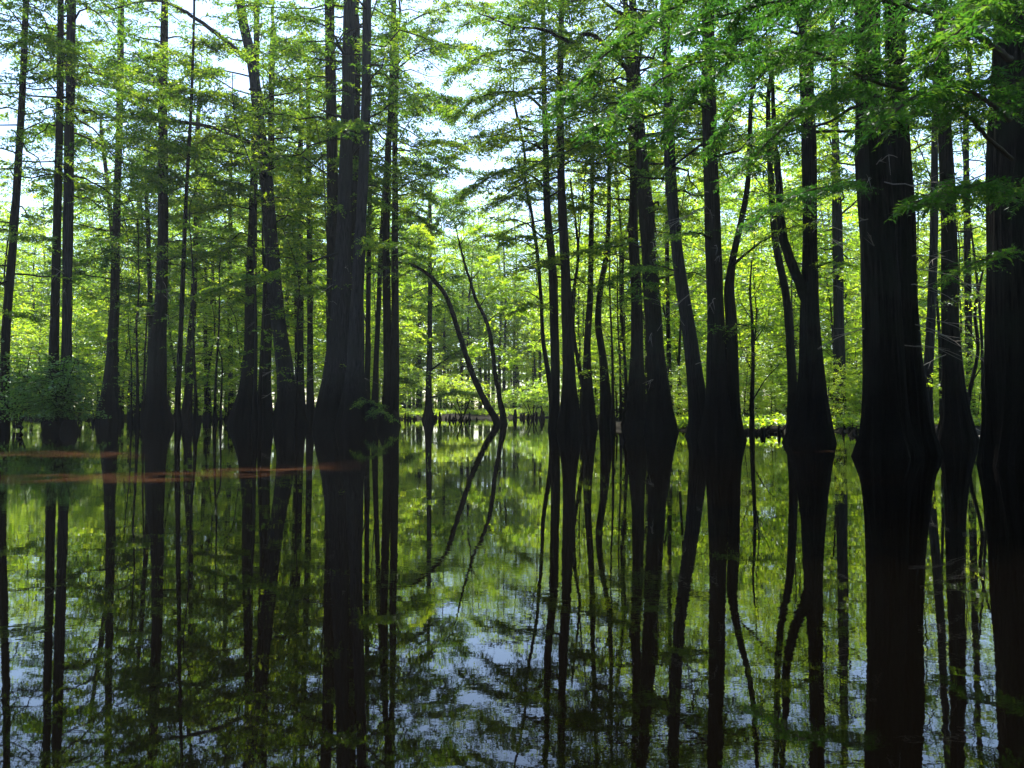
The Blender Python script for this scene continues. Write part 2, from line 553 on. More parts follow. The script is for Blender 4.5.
tree('R1', 'thin sinuous trunk at the right side of the open channel', 429,
     [(553, 429, 10), (552, 400, 6.5), (548, 372, 5), (543, 340, 4), (541, 300, 3.6), (537, 250, 3.4), (531, 210, 3), (525, 180, 2.8), (524, 147, 2.6), (514, 100, 2.2)], R=2.4, h=17)
tree('R2', 'straight narrow trunk immediately right of the thin sinuous trunk', 430,
     [(554, 430, 13), (555, 400, 10), (555, 350, 9), (553, 280, 8.5), (550, 240, 8), (547, 200, 7), (545, 120, 5.5), (543, 20, 4)], R=3.0)
tree('R3', 'dark cypress with a thick swelling foot at the right bank of the channel', 431,
     [(569, 431, 25), (569, 415, 20), (569, 390, 14), (568, 340, 11), (566, 290, 10), (564, 240, 9), (562, 200, 8), (560, 130, 7), (561, 30, 5.5)], R=3.4)
tree('R4', 'narrow forked tree with one stem leaning left, second right of the channel', 428,
     [(589, 428, 17), (588, 405, 12), (587, 350, 7), (590, 300, 6), (591, 250, 5), (592, 190, 4), (594, 100, 3)], R=2.6, h=17)
tree('R5', 'crooked thin trunk that bends left then right, left of the knobbly cypress', 428,
     [(607, 428, 17), (606, 405, 12), (603, 360, 7.5), (598, 322, 6.5), (601, 285, 5.5), (607, 250, 5), (609, 200, 4), (609, 110, 3)], R=2.8, h=18)
tree('R6', 'straight dark trunk close on the left of the knobbly leaning cypress', 429,
     [(635, 429, 25), (636, 405, 18), (637, 350, 13), (636, 290, 11), (633, 230, 9.5), (634, 180, 8), (630, 100, 6.5), (626, 10, 5)], R=3.4)
tree('R7', 'big black cypress leaning left overhead with a knob on its lower left side', 432,
     [(661, 432, 31), (660, 410, 25), (658, 380, 19.5), (654, 330, 16.5), (650, 270, 14.5), (645, 200, 13.5), (640, 130, 10), (636, 80, 9), (632, -10, 7)], R=3.8)
tree('R8', 'thin grey pole in the gap right of the knobbly leaning cypress', 426,
     [(672, 426, 8), (670, 390, 5), (668, 320, 4.2), (667, 240, 4), (667, 150, 3)], R=2.6, h=18)
tree('R9', 'trunk with a strong leftward lean, left of the heavy double trunk', 436,
     [(702, 436, 30), (700, 418, 20), (694, 370, 14.5), (688, 325, 13), (681, 280, 12), (676, 240, 11), (671, 180, 10.5), (668, 90, 9.5), (664, -10, 7.5)], R=3.2, h0=9, grey=1)
tree('R10a', 'left and heavier half of the heavy double trunk right of the leaning one', 440,
     [(718, 440, 36), (718, 415, 27), (717, 370, 19), (715, 290, 15.5), (712, 200, 14.5), (709, 100, 13), (708, -10, 11)], R=3.2, h0=9)
tree('R10b', 'right and slimmer half of the heavy double trunk, bending right higher up', 440,
     [(734, 440, 24), (733, 415, 16), (732, 370, 13), (731, 320, 11), (729, 290, 10), (733, 258, 7), (741, 222, 6), (748, 180, 5), (751, 100, 4)], R=2.6, h=13)
tree('R12', 'narrow trunk leaning left, tucked behind the left side of the flaring black cypress', 436,
     [(794, 436, 14), (793, 405, 10), (791, 360, 8.5), (786, 295, 7.5), (776, 246, 6.5), (771, 190, 5.5), (768, 100, 4.5)], R=2.8, h=16)
tree('R13', 'black cypress with a wide smoothly flaring foot and a side stem forking left', 443,
     [(810, 443, 41), (811, 425, 34), (811, 400, 28), (811, 370, 23), (810, 320, 18), (810, 260, 15), (809, 150, 13.5), (806, 60, 12), (803, -20, 10)], R=3.2, h0=9)
tree('R14', 'grey-green trunk in the bright gap left of the giant double cypress', 428,
     [(839, 428, 15), (839, 405, 12), (839, 340, 10.5), (838, 260, 10), (836, 170, 7.5), (834, 80, 6)], R=3.0, grey=1)
tree('R15a', 'left stem of the giant double cypress, the widest furrowed trunk on the right', 456,
     [(886, 456, 58), (885, 435, 47), (884, 400, 39), (883, 350, 35), (880, 280, 33), (876, 220, 31), (871, 150, 27), (869, 80, 24), (867, -10, 22)], R=3.6, h0=7.5)
tree('R15b', 'right stem of the giant double cypress, fused to the left one below', 454,
     [(910, 454, 52), (908, 435, 44), (906, 400, 37), (903, 350, 32), (900, 280, 29), (900, 220, 27), (898, 150, 22), (896, 80, 19), (894, -10, 17)], R=3.4, h0=7.5)
tree('R16', 'slim trunk leaning right, in the narrow gap just right of the giant double cypress', 435,
     [(925, 435, 16), (926, 405, 11), (928, 370, 9), (932, 300, 8), (934, 220, 7.5), (935, 120, 6), (937, 20, 5)], R=2.6, grey=1)
tree('R17', 'mid-sized straight trunk between the giant double cypress and the right edge trunk', 442,
     [(956, 442, 34), (955, 420, 26), (953, 390, 20), (951, 330, 16), (949, 250, 14), (946, 150, 12), (943, 60, 10), (941, -20, 8)], R=3.0, h0=9)
tree('R18', 'thin far trunk seen between the mid-sized trunk and the right edge trunk', 428,
     [(972, 428, 10), (970, 380, 7), (968, 300, 6.5), (967, 220, 6), (966, 120, 5)], R=2.8)
tree('R19', 'massive rough trunk cut by the right edge of the picture', 466,
     [(1038, 466, 98), (1036, 440, 88), (1034, 400, 80), (1032, 340, 75), (1031, 230, 71), (1030, 120, 67), (1030, 0, 62)], R=3.4, h0=7)

# custom limbs: key -> list of (polyline [(px,py,Y offset toward camera negative)], radius m, leafy scale 0..1, options)
LIMBS = {
    'L12': [([(251, 64, 0), (236, 50, -.3), (221, 37, -.6), (195, 18, -1), (168, 3, -1.2), (144, 1, -1.5), (99, 13, -2)], .17, .45),
            ([(263, 150, 0), (240, 138, -.4), (210, 127, -.8), (168, 120, -1.2), (120, 117, -1.6), (78, 120, -2)], .15, .5),
            ([(265, 172, 0), (290, 160, -.6), (310, 150, -1)], .06, .8)],
    'L10': [([(253, 210, 0), (230, 205, -2), (205, 208, -3.5), (180, 216, -5)], .06, 1),
            ([(250, 300, 0), (230, 292, -1), (205, 296, -2)], .05, 1)],
    'C1b': [([(343, 252, 0), (310, 262, -2), (270, 275, -3.5), (235, 283, -4.5), (200, 296, -5)], .07, 1.3),
            ([(343, 118, -.3), (330, 113, -.8), (316, 108, -1.2)], .09, 0),
            ([(347, 60, 0), (330, 30, -1), (310, 20, -2), (290, 12, -3)], .08, .7)],
    'C1c': [([(360, 240, 0), (376, 243, -2), (390, 243, -3), (402, 248, -4)], .05, 1.1),
            ([(365, 120, 0), (380, 112, -1), (400, 98, -2), (425, 92, -3)], .06, .8),
            ([(357, 390, 0), (370, 402, -1), (385, 414, -1.5)], .035, 1)],
    'C3b': [([(395, 192, 0), (410, 182, -.5), (428, 176, -1), (446, 165, -1.5), (470, 140, -2)], .06, .9),
            ],
    'C3a': [([(393, 80, 0), (400, 60, -.5), (415, 50, -1), (440, 20, -1.5)], .07, .9),
            ([(387, 130, 0), (376, 125, 0), (369, 135, 0), (362, 150, -.3)], .05, .2)],
    'C4': [([(429, 372, 0), (445, 360, -1), (462, 350, -2), (478, 352, -3)], .09, 1.0),
           ([(429, 398, 0), (442, 395, -1), (458, 391, -2), (478, 396, -3)], .08, 1.6),
           ([(429, 392, 0), (415, 384, -1), (400, 378, -2)], .07, 1.5)],
    'R1': [([(536, 250, 0), (520, 240, -.5), (500, 236, -1), (480, 238, -1)], .04, .9),
           ([(541, 300, 0), (528, 292, 1), (512, 290, 2), (498, 296, 3)], .035, 1.0)],
    'R4': [([(588, 408, 0), (580, 372, 0), (573, 330, 0), (572, 300, 0), (578, 262, 0), (576, 225, -.2), (570, 180, -.5)], .13, 0)],
    'R6': [([(630, 90, 0), (610, 80, -1), (590, 84, -2), (566, 78, -3), (540, 82, -4)], .08, .9),
           ([(633, 235, 0), (610, 245, -2), (580, 252, -3), (545, 262, -4)], .05, 1.1)],
    'R2': [([(547, 190, 0), (530, 175, -1), (508, 170, -2), (485, 180, -3), (462, 196, -3.5)], .06, 1.1),
           ([(545, 110, 0), (525, 95, -1), (500, 92, -2), (475, 100, -3), (452, 118, -3.5)], .07, 1.1),
           ([(544, 60, 0), (520, 50, -1), (495, 52, -2), (470, 62, -3), (450, 78, -3.5)], .07, 1.1)],
    'R5': [([(609, 150, 0), (585, 140, -1.5), (555, 140, -3), (525, 150, -4)], .05, 1.0)],
    'C2a': [([(370, 200, 0), (392, 205, -1), (415, 215, -1.5), (440, 232, -2)], .05, 1.0)],
    'R7': [([(636, 85, 0), (620, 60, -1), (590, 34, -2), (572, 42, -3), (545, 30, -4), (512, 26, -5), (478, 12, -6)], .12, .7),
           ([(632, 20, 0), (612, 8, -1), (592, -8, -2)], .11, .3)],
    'R3': [([(562, 190, 0), (540, 200, -1), (515, 196, -2), (492, 205, -3)], .05, 1.0)],
    'R10b': [([(731, 268, 0), (748, 252, -1), (768, 238, -2), (800, 225, -3)], .05, .7)],
    'R13': [([(806, 300, 0), (799, 282, -.1), (790, 258, -.1), (782, 230, -.1), (779, 190, 0), (774, 120, .2), (770, 40, .3)], .17, .15)],
}

def more(key, *limbs):
    for pts, r, k in limbs:
        n = len(pts)
        LIMBS.setdefault(key, []).append(([(a, b, -1.0 * i) for i, (a, b) in enumerate(pts)], r, k))


more('C3b', ([(396, 70), (420, 52), (448, 46), (478, 48)], .06, 1.1), ([(396, 150), (415, 150), (440, 142), (466, 148)], .05, 1.0),
     ([(397, 30), (425, 14), (455, 6), (492, 6)], .06, 1.1))
more('R3', ([(560, 92), (535, 88), (505, 100), (474, 118)], .06, 1.1), ([(561, 40), (530, 22), (495, 18), (456, 26)], .06, 1.1),
     ([(563, 230), (545, 238), (522, 236), (500, 244)], .045, 1.0))
more('R2', ([(554, 300), (542, 306), (530, 304), (516, 312)], .03, .9), ([(546, 150), (520, 140), (490, 146)], .045, 1.0))
more('L3', ([(116, 262), (100, 258), (80, 262), (58, 260)], .045, 1.0), ([(114, 300), (130, 306), (148, 304)], .03, 1.0),
     ([(119, 170), (140, 160), (162, 158)], .04, 1.0))
more('L4', ([(163, 262), (180, 256), (200, 252), (220, 256)], .05, 1.1), ([(161, 302), (145, 308), (128, 306)], .035, 1.0),
     ([(163, 150), (145, 140), (125, 140)], .045, 1.0))
more('L12', ([(272, 256), (290, 258), (312, 266)], .05, 1.1), ([(276, 292), (258, 296), (238, 300)], .045, 1.1))
more('L10', ([(252, 250), (236, 246), (218, 252)], .04, 1.1))
more('L1', ([(14, 235), (28, 238), (42, 236)], .035, 1.0), ([(8, 310), (22, 316), (36, 314)], .03, 1.0))
more('C1a', ([(333, 290), (318, 288), (302, 292)], .045, 1.1), ([(333, 200), (316, 194), (298, 198)], .045, 1.1))
more('R6', ([(636, 270), (620, 276), (604, 284)], .04, 1.0), ([(634, 180), (616, 172), (596, 178)], .045, 1.0))
more('R7', ([(650, 290), (666, 286), (682, 292)], .04, 1.0), ([(646, 215), (664, 208), (684, 214)], .05, 1.0))
more('R9', ([(681, 275), (662, 266), (640, 266)], .04, .9))
more('R10a', ([(716, 330), (735, 324), (756, 328)], .035, .9), ([(713, 240), (694, 232), (672, 238)], .045, 1.0))
more('R13', ([(811, 270), (832, 262), (856, 266)], .045, .9), ([(810, 215), (786, 206), (760, 214)], .045, 1.0))
more('R17', ([(951, 300), (968, 294), (984, 300)], .035, .8), ([(948, 220), (966, 212), (984, 220)], .035, .8))
more('R14', ([(838, 270), (824, 276), (808, 274)], .035, 1.0))

TREES = {}


def make_tree(key, idx):
    label, wl, spec, o = T[key]
    rng = np.random.default_rng(SEED * 1000 + idx)
    Y = dist(wl)
    h = o.get('h', rng.uniform(26, 31))
    base = P(spec[0][0], wl, Y)
    base[2] = 0
    rows = trunk_rows(spec, Y, rng, h)
    root = empty('cypress_tree', base, label, 'tree', 'cypress trees standing in the flooded wood')
    path, (v, f) = trunk_mesh(rows, rng, flute_h=1.4 if wl < 440 else 1.1, step=0.3)
    bark = M['bark_grey'] if o.get('grey') else M['bark']
    build('trunk', v, f, bark, root, smooth=True, origin=base)
    fo = Foliage()
    h0 = o.get('h0', rng.uniform(7.5, 10.5) if Y > 37 else rng.uniform(5.5, 7.5))
    # leaf size grows with distance: about two to three pixels
    ls = float(np.clip(Y * 0.0052, 0.11, 0.28))
    nb = int((h - h0) * 2.7 * o.get('dens', 1.0))
    crown_on(fo, path, rng, h0, path[:, 2].max() - 0.3, o['R'] * 1.5, nb, ls, 9, keepf=0.85, low_keep=0.6,
             twig_gap=0.22, sec_gap=0.26, wid=0.45, hvis=2.5 + .55 * Y)
    if Y < 60:
        dead_twigs(fo.wood, path, rng, 2.0, h0 + 3, 9)
    fo.flush(root, M['cypress'], M['bark_dark'], base)
    for lim in LIMBS.get(key, []):
        pts, r, leafy = lim
        pw = smooth_path([[*P(a, b, Y + c), 0] for a, b, c in pts], 0.25)[:, :3]
        pw = pw + rng.normal(0, 0.012, pw.shape)
        fo = Foliage()
        own = []
        if leafy > 0:
            fo.bough(pw, r, rng, sec_len=0.9 + 0.5 * leafy, sec_gap=0.22 / leafy ** 0.5, twig_gap=0.15, twig_len=0.40, K=9, ls=ls,
                     start=0.3 if leafy > .6 else 0.45, own=own, seg=8, flat=0.16)
        else:
            cum = np.linspace(0, 1, len(pw))
            own.append(tube(pw, r * (1 - 0.65 * cum), 8))
        v, f = merge(own)
        lo = build('limb', v, f, bark, root, smooth=True, origin=base)
        if leafy > 0:
            fo.flush(lo, M['cypress'], M['bark_dark'], base, ('twigs', 'foliage'))
    if key in ('R7', 'R10a', 'R13', 'R15a', 'R15b', 'R17', 'C1b', 'L4', 'L2b', 'L12', 'R9'):
        zt = path[:, 2]
        for i in range(9):
            hh = rng.uniform(2.2, min(9, 1 + .42 * Y))
            p0 = V(*[np.interp(hh, zt, path[:, k]) for k in range(3)])
            az = rng.uniform(-3.3, .2)          # the side we look at
            q = branch_path(p0, az, rng.uniform(.9, 2.2), rng.normal(0, .3), .35, rng, 8, .035)
            parts = [tube(q, .013 * (1 - .8 * np.linspace(0, 1, 8)) + .002, 4)]
            for _ in range(3):
                j = int(rng.integers(2, 6))
                e = q[j] + (q[j + 1] - q[j]) * rng.uniform(1.5, 3) + rng.normal(0, .14, 3)
                parts.append(tube(np.linspace(q[j], e, 3), [.007, .005, .002], 4))
            vv, ff = merge(parts)
            build('dead_branch', vv, ff, M['deadwood'], root, smooth=True, origin=base)
    TREES[key] = (root, path, base, Y)
    return root


for i, k in enumerate(T):
    make_tree(k, i)

# knob on the big leaning cypress
root, path, base, Y = TREES['R7']
rng = np.random.default_rng(5)
c = P(648.5, 387, Y - 0.15)
q = np.array([c + V(0.5, 0.1, -0.05), c + V(0.25, 0, 0), c + V(0.08, 0, 0.02), c + V(-0.06, 0, 0.03), c + V(-0.13, 0, 0.03)])
v, f = tube(q, [.22, .2, .16, .11, .02], 10, 1 + rng.normal(0, .07, (5, 10)))
build('burl', v, f, M['bark'], root, smooth=True, origin=base)


# ------------------------------------------------------------------ leaning trees over the channel
def leaner(label, spec, wl, seed, twigs):
    rng = np.random.default_rng(seed)
    Y = dist(wl)
    rows = []
    for px, py, w in spec:
        rows.append([*P(px, py, Y), 0.41 * w * Y / F])
    f0 = list(rows[0]); f0[2] = -0.5; f0[0] += 0.1
    rows = [f0] + rows
    base = V(rows[1][0], Y, 0)
    path = smooth_path(rows, 0.25)
    path[:, :3] += rng.normal(0, 0.01, path[:, :3].shape)
    root = empty('leaning_tree', base, label, 'tree', 'leaning trees in the channel')
    v, f = tube(path[:, :3], path[:, 3], 12, 1 + rng.normal(0, .05, (len(path), 12)))
    build('trunk', v, f, M['bark_dark'], root, smooth=True, origin=base)
    fo = Foliage()
    for pts, r, ln in twigs:
        pw = smooth_path([[*P(a, b, Y + c), 0] for a, b, c in pts], 0.3)[:, :3]
        if ln > 0:
            fo.bough(pw, r, rng, sec_len=ln, sec_gap=0.15, twig_gap=0.17, twig_len=0.38, K=7, ls=0.20, start=0.2, flat=0.35, wid=0.55)
        else:
            fo.wood.append(tube(pw, r * (1 - .7 * np.linspace(0, 1, len(pw))), 5))
    fo.flush(root, M['broad'], M['bark_dark'], base)


leaner('dark leaning tree that bends far left over the channel, foot touching its neighbour', [
    (497.6, 424.5, 10), (493, 414, 8.5), (487, 405, 8), (475, 380, 7), (466, 355, 6.5), (458, 330, 6), (448, 300, 5.4),
    (438, 285, 5), (425, 272, 4.2), (409, 264, 3.2), (396, 262, 2.2), (380, 258, 1.2)], 424, 31,
    [([(430, 275, 0), (436, 258, .5), (430, 240, 1), (418, 226, 1.5)], .04, 1.2),
     ([(404, 263, 0), (394, 275, -.4), (386, 288, -.8)], .03, .8),
     ([(396, 262, 0), (385, 250, 0), (372, 240, 0)], .03, 1.2)])
leaner('sinuous leaning tree with yellow-green leaves, the right-hand one in the channel', [
    (504, 424, 9), (502, 410, 7), (500, 400, 6.2), (495, 372, 5.4), (492, 345, 5), (486, 320, 4.6), (476, 300, 4),
    (470, 280, 3.4), (464, 262, 2.8), (460, 245, 2.2), (455, 225, 1.5)], 424, 32,
    [([(493, 352, 0), (498, 346, 0), (497, 340, 0)], .04, 0),
     ([(487, 322, 0), (500, 312, 1), (515, 308, 2), (530, 312, 3)], .05, 1.9),
     ([(480, 306, 0), (492, 290, .5), (508, 280, 1), (524, 276, 1.5)], .05, 1.9),
     ([(492, 348, 0), (504, 352, 1), (516, 362, 2)], .04, 1.6),
     ([(490, 335, 0), (478, 345, 1), (468, 358, 2)], .04, 1.4),
     ([(470, 282, 0), (482, 268, .5), (496, 258, 1)], .04, 1.7),
     ([(464, 262, 0), (450, 258, 0), (440, 268, 0)], .03, 1.3),
     ([(460, 245, 0), (470, 232, 0), (484, 226, 0)], .03, 1.4)])


# ------------------------------------------------------------------ boughs hanging close to the boat, from the two nearest trees
def near_boughs(key, limbs, seed):
    root, path, base, Y = TREES[key]
    rng = np.random.default_rng(seed)
    for pts, r, sl in limbs:
        rows = [[*P(a, b, y), 0] for a, b, y in pts]
        pw = smooth_path(rows, 0.12)[:, :3]
        pw = pw + rng.normal(0, 0.006, pw.shape)
        fo = Foliage()
        own = []
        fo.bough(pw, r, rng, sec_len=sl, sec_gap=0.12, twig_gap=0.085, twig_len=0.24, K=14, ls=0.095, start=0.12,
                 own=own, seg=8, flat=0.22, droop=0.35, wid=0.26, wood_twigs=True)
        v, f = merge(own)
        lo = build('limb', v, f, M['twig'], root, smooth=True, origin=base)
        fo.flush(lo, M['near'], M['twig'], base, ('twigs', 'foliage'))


near_boughs('R19', [
    ([(1012, 160, 11.5), (990, 140, 11), (970, 118, 10.6), (945, 100, 10.3), (925, 93, 10), (895, 88, 9.8), (872, 80, 9.6), (850, 70, 9.4),
      (815, 52, 9.1), (790, 52, 8.9), (742, 53, 8.6), (700, 62, 8.4), (660, 80, 8.2), (632, 100, 8.1), (606, 122, 8)], .032, 1.15),
    ([(893, 85, 9.8), (915, 66, 9.5), (940, 48, 9.2), (965, 30, 8.9), (990, 10, 8.6)], .03, 1.0),
    ([(1010, 60, 11.5), (970, 30, 10), (920, 10, 9), (860, -5, 8.4), (800, -2, 8), (740, 10, 7.8), (690, 30, 7.6)], .05, 1.1),
    ([(1010, 120, 11.5), (985, 100, 9.5), (950, 85, 8.4), (910, 100, 7.8), (875, 130, 7.4)], .04, .85),
    ([(1015, 200, 11.5), (1000, 190, 10), (975, 185, 9), (940, 195, 8.4), (905, 205, 8)], .035, .6),
    ([(1012, 20, 11.4), (1010, -10, 9), (990, 0, 7.5), (960, 30, 7), (935, 60, 6.8)], .04, .8),
    ([(1015, 250, 11.6), (1000, 255, 11), (970, 265, 10.5), (950, 280, 10.2)], .02, .35),
], 61)
near_boughs('R15a', [
    ([(868, 20, 15.5), (840, -10, 13), (800, -5, 11.5), (760, 20, 10.6), (720, 60, 10), (690, 100, 9.7), (665, 135, 9.5)], .045, 1.1),
    ([(866, 90, 15.5), (840, 95, 13.5), (805, 110, 12.3), (770, 140, 11.6), (740, 175, 11.2)], .04, 1.05),
    ([(868, -10, 15.4), (810, -40, 12.5), (740, -20, 11), (680, 5, 10.3), (630, 35, 9.9), (590, 70, 9.7), (560, 110, 9.6)], .05, 1.15),
    ([(865, 180, 15.5), (840, 185, 14.5), (810, 190, 13.8), (780, 205, 13.3), (750, 225, 13)], .03, .9),
    ([(866, 50, 15.5), (835, 35, 13.2), (790, 50, 12), (750, 90, 11.3), (715, 140, 11)], .035, 1.0),
], 62)


# ------------------------------------------------------------------ background wood: copies of a few trees
def proto_tree(name, label, rng, h, h0, R, nb, ls, r0, leafmat, bark, rise=0.12, wid=0.34, low=0.9, loc=(0, 0, 0), curve=0.3,
               keepf=0.9, sg=1.5, tg=1.2):
    root = empty(name, loc, label, 'tree')
    zs = np.linspace(0, 1, 7)
    cx = np.cumsum(rng.normal(0, curve, 7)) * zs
    cy = np.cumsum(rng.normal(0, curve, 7)) * zs
    rows = [[0, 0, -0.6, r0 * 1.9], [0, 0, 0, r0 * 1.8], [0.02, 0, 0.6, r0 * 1.45], [0.03, 0, 1.6, r0 * 1.05]]
    for i in range(1, 7):
        rows.append([cx[i], cy[i], 1.6 + (h - 1.6) * zs[i], max(0.02, r0 * (1 - 0.92 * zs[i]))])
    path, (v, f) = trunk_mesh(rows, rng, seg=9, step=0.8)
    build('trunk', v, f, bark, root, smooth=True)
    fo = Foliage()
    crown_on(fo, path, rng, h0, h - 0.3, R, nb, ls, 6, keepf=keepf, low_keep=low, twig_gap=ls * tg, sec_gap=ls * sg, rise=rise, wid=wid)
    fo.flush(root, leafmat, M['bark_dark'], V(0, 0, 0))
    return root


def copy_tree(o, loc, rz, s, label, group):
    c = o.copy()
    COL.objects.link(c)
    c.location = loc
    c.rotation_euler = (0, 0, rz)
    c.scale = (s, s, s)
    c['label'] = label
    c['group'] = group
    for ch in o.children:
        d = ch.copy()
        COL.objects.link(d)
        d.parent = c
    return c


rb = np.random.default_rng(99)
LAB = {
    ('cyp', 'l'): 'slender cypress with layered green sprays, in the sunlit wood behind the left-hand trunks',
    ('cyp', 'c'): 'hazy tall cypress of the far wood closing the end of the channel',
    ('cyp', 'r'): 'slender cypress with layered green sprays, in the sunlit wood behind the right-hand trunks',
    ('und', 'l'): 'small bushy tree with bright yellow-green leaves, behind the left-hand trunks',
    ('und', 'c'): 'low hazy bush on the dark bank at the end of the channel',
    ('und', 'r'): 'small bushy tree with bright yellow-green leaves, on the bank behind the right-hand trunks',
}
GRP = {
    ('cyp', 'l'): 'background cypresses on the left', ('cyp', 'c'): 'far cypresses at the channel end',
    ('cyp', 'r'): 'background cypresses on the right', ('und', 'l'): 'understory trees on the left',
    ('und', 'c'): 'bushes on the far bank', ('und', 'r'): 'understory trees on the right',
}
LAB['pol', 'l'] = 'thin crooked young tree with few twigs, in the shade between the left-hand trunks'
LAB['pol', 'c'] = 'thin crooked young tree at the sides of the open channel'
LAB['pol', 'r'] = 'thin crooked young tree with few twigs, in the shade between the right-hand trunks'
GRP['pol', 'l'], GRP['pol', 'c'], GRP['pol', 'r'] = 'thin young trees on the left', 'thin young trees by the channel', 'thin young trees on the right'
PROTO = {'cyp': [], 'und': [], 'pol': []}
for i in range(4):
    PROTO['pol'].append(proto_tree('thin_tree', '', np.random.default_rng(260 + i), 12 + 1.5 * i, 2.2, 2.0, 30, 0.17, 0.075,
                                   M['cypress'], M['bark_dark'], rise=.3, wid=.45, low=1, curve=.35, keepf=.6, sg=2.0, tg=1.4))
for i in range(4):
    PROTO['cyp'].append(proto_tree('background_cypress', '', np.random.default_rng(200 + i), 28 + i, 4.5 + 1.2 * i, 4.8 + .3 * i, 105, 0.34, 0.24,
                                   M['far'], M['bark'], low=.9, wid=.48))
for i in range(3):
    PROTO['und'].append(proto_tree('understory_tree', '', np.random.default_rng(300 + i), 9 + 2.0 * i, 0.9, 3.3 + .4 * i, 52, 0.27, 0.09,
                                   M['broad'], M['bark_dark'], rise=0.35, wid=0.5, low=1, curve=0.2))
used = {'cyp': [0] * 4, 'und': [0] * 3, 'pol': [0] * 4}


def place(kind, x, y, s, z=0.0):
    side = 'l' if x / y * F < -95 else ('c' if x / y * F < 45 else 'r')
    i = int(rb.integers(0, len(PROTO[kind])))
    p = PROTO[kind][i]
    rz = rb.uniform(0, 6.28)
    if not used[kind][i]:
        used[kind][i] = 1
        p.location = (x, y, z)
        p.rotation_euler = (0, 0, rz)
        p.scale = (s, s, s)
        p['label'] = LAB[kind, side]
        p['group'] = GRP[kind, side]
        return
    copy_tree(p, (x, y, z), rz, s, LAB[kind, side], GRP[kind, side])


pts = []


def ok(x, y, dmin):
    for a, b in pts:
        if (a - x) ** 2 + (b - y) ** 2 < dmin * dmin:
            return False
    pts.append((x, y))
    return True


def scatter(kind, n, y0, y1, px0, px1, dmin, s0, s1, z=0.0):
    k = tries = 0
    while k < n and tries < n * 40:
        tries += 1
        y = rb.uniform(y0, y1)
        x = (rb.uniform(px0, px1) - 512) / F * y
        # the channel stays open
        u = x / y * F + 512
        if y < 84 and 395 < u < 560:
            continue
        if ok(x, y, dmin):
            place(kind, x, y, rb.uniform(s0, s1), z)
            k += 1


for px, y, sc in ((392, 96, .95), (556, 92, .9), (420, 108, 1.05), (540, 104, 1.1), (462, 112, 1.15), (500, 110, 1.15),
                  (480, 120, 1.25), (445, 106, 1.1), (515, 118, 1.25), (432, 124, 1.2), (486, 132, 1.3)):
    pts.append(((px - 512) / F * y, y))
    place('cyp', (px - 512) / F * y, y, sc)
scatter('cyp', 9, 60, 88, -60, 390, 7, 0.85, 1.1)
scatter('cyp', 9, 50, 72, 580, 1090, 6, 0.85, 1.1)
scatter('cyp', 50, 92, 125, -60, 420, 4, 0.9, 1.25)
scatter('cyp', 50, 78, 112, 550, 1090, 4, 0.85, 1.2)
scatter('cyp', 40, 100, 150, 340, 640, 4, 0.8, 1.1, 0.2)
scatter('pol', 22, 38, 62, -40, 400, 1.6, 0.8, 1.3)
scatter('pol', 30, 34, 56, 560, 1060, 1.6, 0.8, 1.3)
scatter('und', 60, 60, 82, -60, 405, 2.6, 0.7, 1.25)
scatter('und', 62, 42, 70, 570, 1090, 2.4, 0.6, 1.15)
scatter('und', 44, 36.5, 44, 660, 1080, 1.0, 0.12, 0.42, .15)
scatter('und', 20, 87, 100, 370, 600, 2.4, 0.3, 0.7)


# the flooded wood goes on behind and beside the boat: one mass of crowns nobody could count from here
rw = np.random.default_rng(404)
fo = Foliage()
ring = []
for _ in range(900):
    x, y = rw.uniform(-48, 48), rw.uniform(-46, 22)
    if y > 4 and abs(x) < 0.95 * y + 5:
        continue
    if abs(x) < 6.5 and y > -7:
        continue
    if all((a - x) ** 2 + (b - y) ** 2 > 4.6 ** 2 for a, b in ring):
        ring.append((x, y))
for x, y in ring:
    h = rw.uniform(19, 25)
    z = np.array([-.5, 0, 1.2, 5, 10, h])
    q = np.stack([x + rw.normal(0, .2, 6), y + rw.normal(0, .2, 6), z], -1)
    rad = np.array([.55, .5, .3, .24, .18, .03])
    fo.wood.append(tube(q, rad, 8))
    for k in range(34):
        u = rw.uniform(0, 1)
        hh = 3.5 + (h - 4) * u
        p0 = V(x, y, hh)
        L = 3.8 * (1 - .6 * u) * rw.uniform(.7, 1.2)
        b = branch_path(p0, rw.uniform(0, 6.28), L, .1, .25, rw)
        fo.bough(b, .03, rw, sec_len=1.4, sec_gap=.8, twig_gap=.5, twig_len=.7, K=4, ls=.5, wid=.5, start=.2)
v, f = merge(fo.wood)
tag(build('surrounding_trunks', v, f, M['bark'], smooth=True), kind='stuff')
v, f = merge(fo.leaf)
tag(build('surrounding_crowns', v, f, M['cypress'], tint=np.concatenate(fo.tint)), kind='stuff')


# the wood far beyond, a closed green mass
rw = np.random.default_rng(505)
fo = Foliage()
for i in range(170):
    y = rw.uniform(128, 165)
    x = rw.uniform(-130, 130)
    h = rw.uniform(12, 24)
    q = np.stack([x + np.zeros(4), y + np.zeros(4), np.array([-.3, 1, 8, h])], -1)
    fo.wood.append(tube(q, np.array([.5, .3, .25, .05]), 6))
    for k in range(26):
        u = rw.uniform(0, 1) ** 1.2
        b = branch_path(V(x, y, .5 + (h - .5) * u), rw.uniform(0, 6.28), 4.6 * (1 - .55 * u) * rw.uniform(.7, 1.2), .15, .25, rw)
        fo.bough(b, .04, rw, sec_len=1.7, sec_gap=.7, twig_gap=.5, twig_len=.8, K=4, ls=.6, wid=.5, start=.15, flat=.3)
tag(fo.flush(None, M['far'], M['bark_dark'], V(0, 0, 0), ('', 'distant_wood')), kind='stuff')


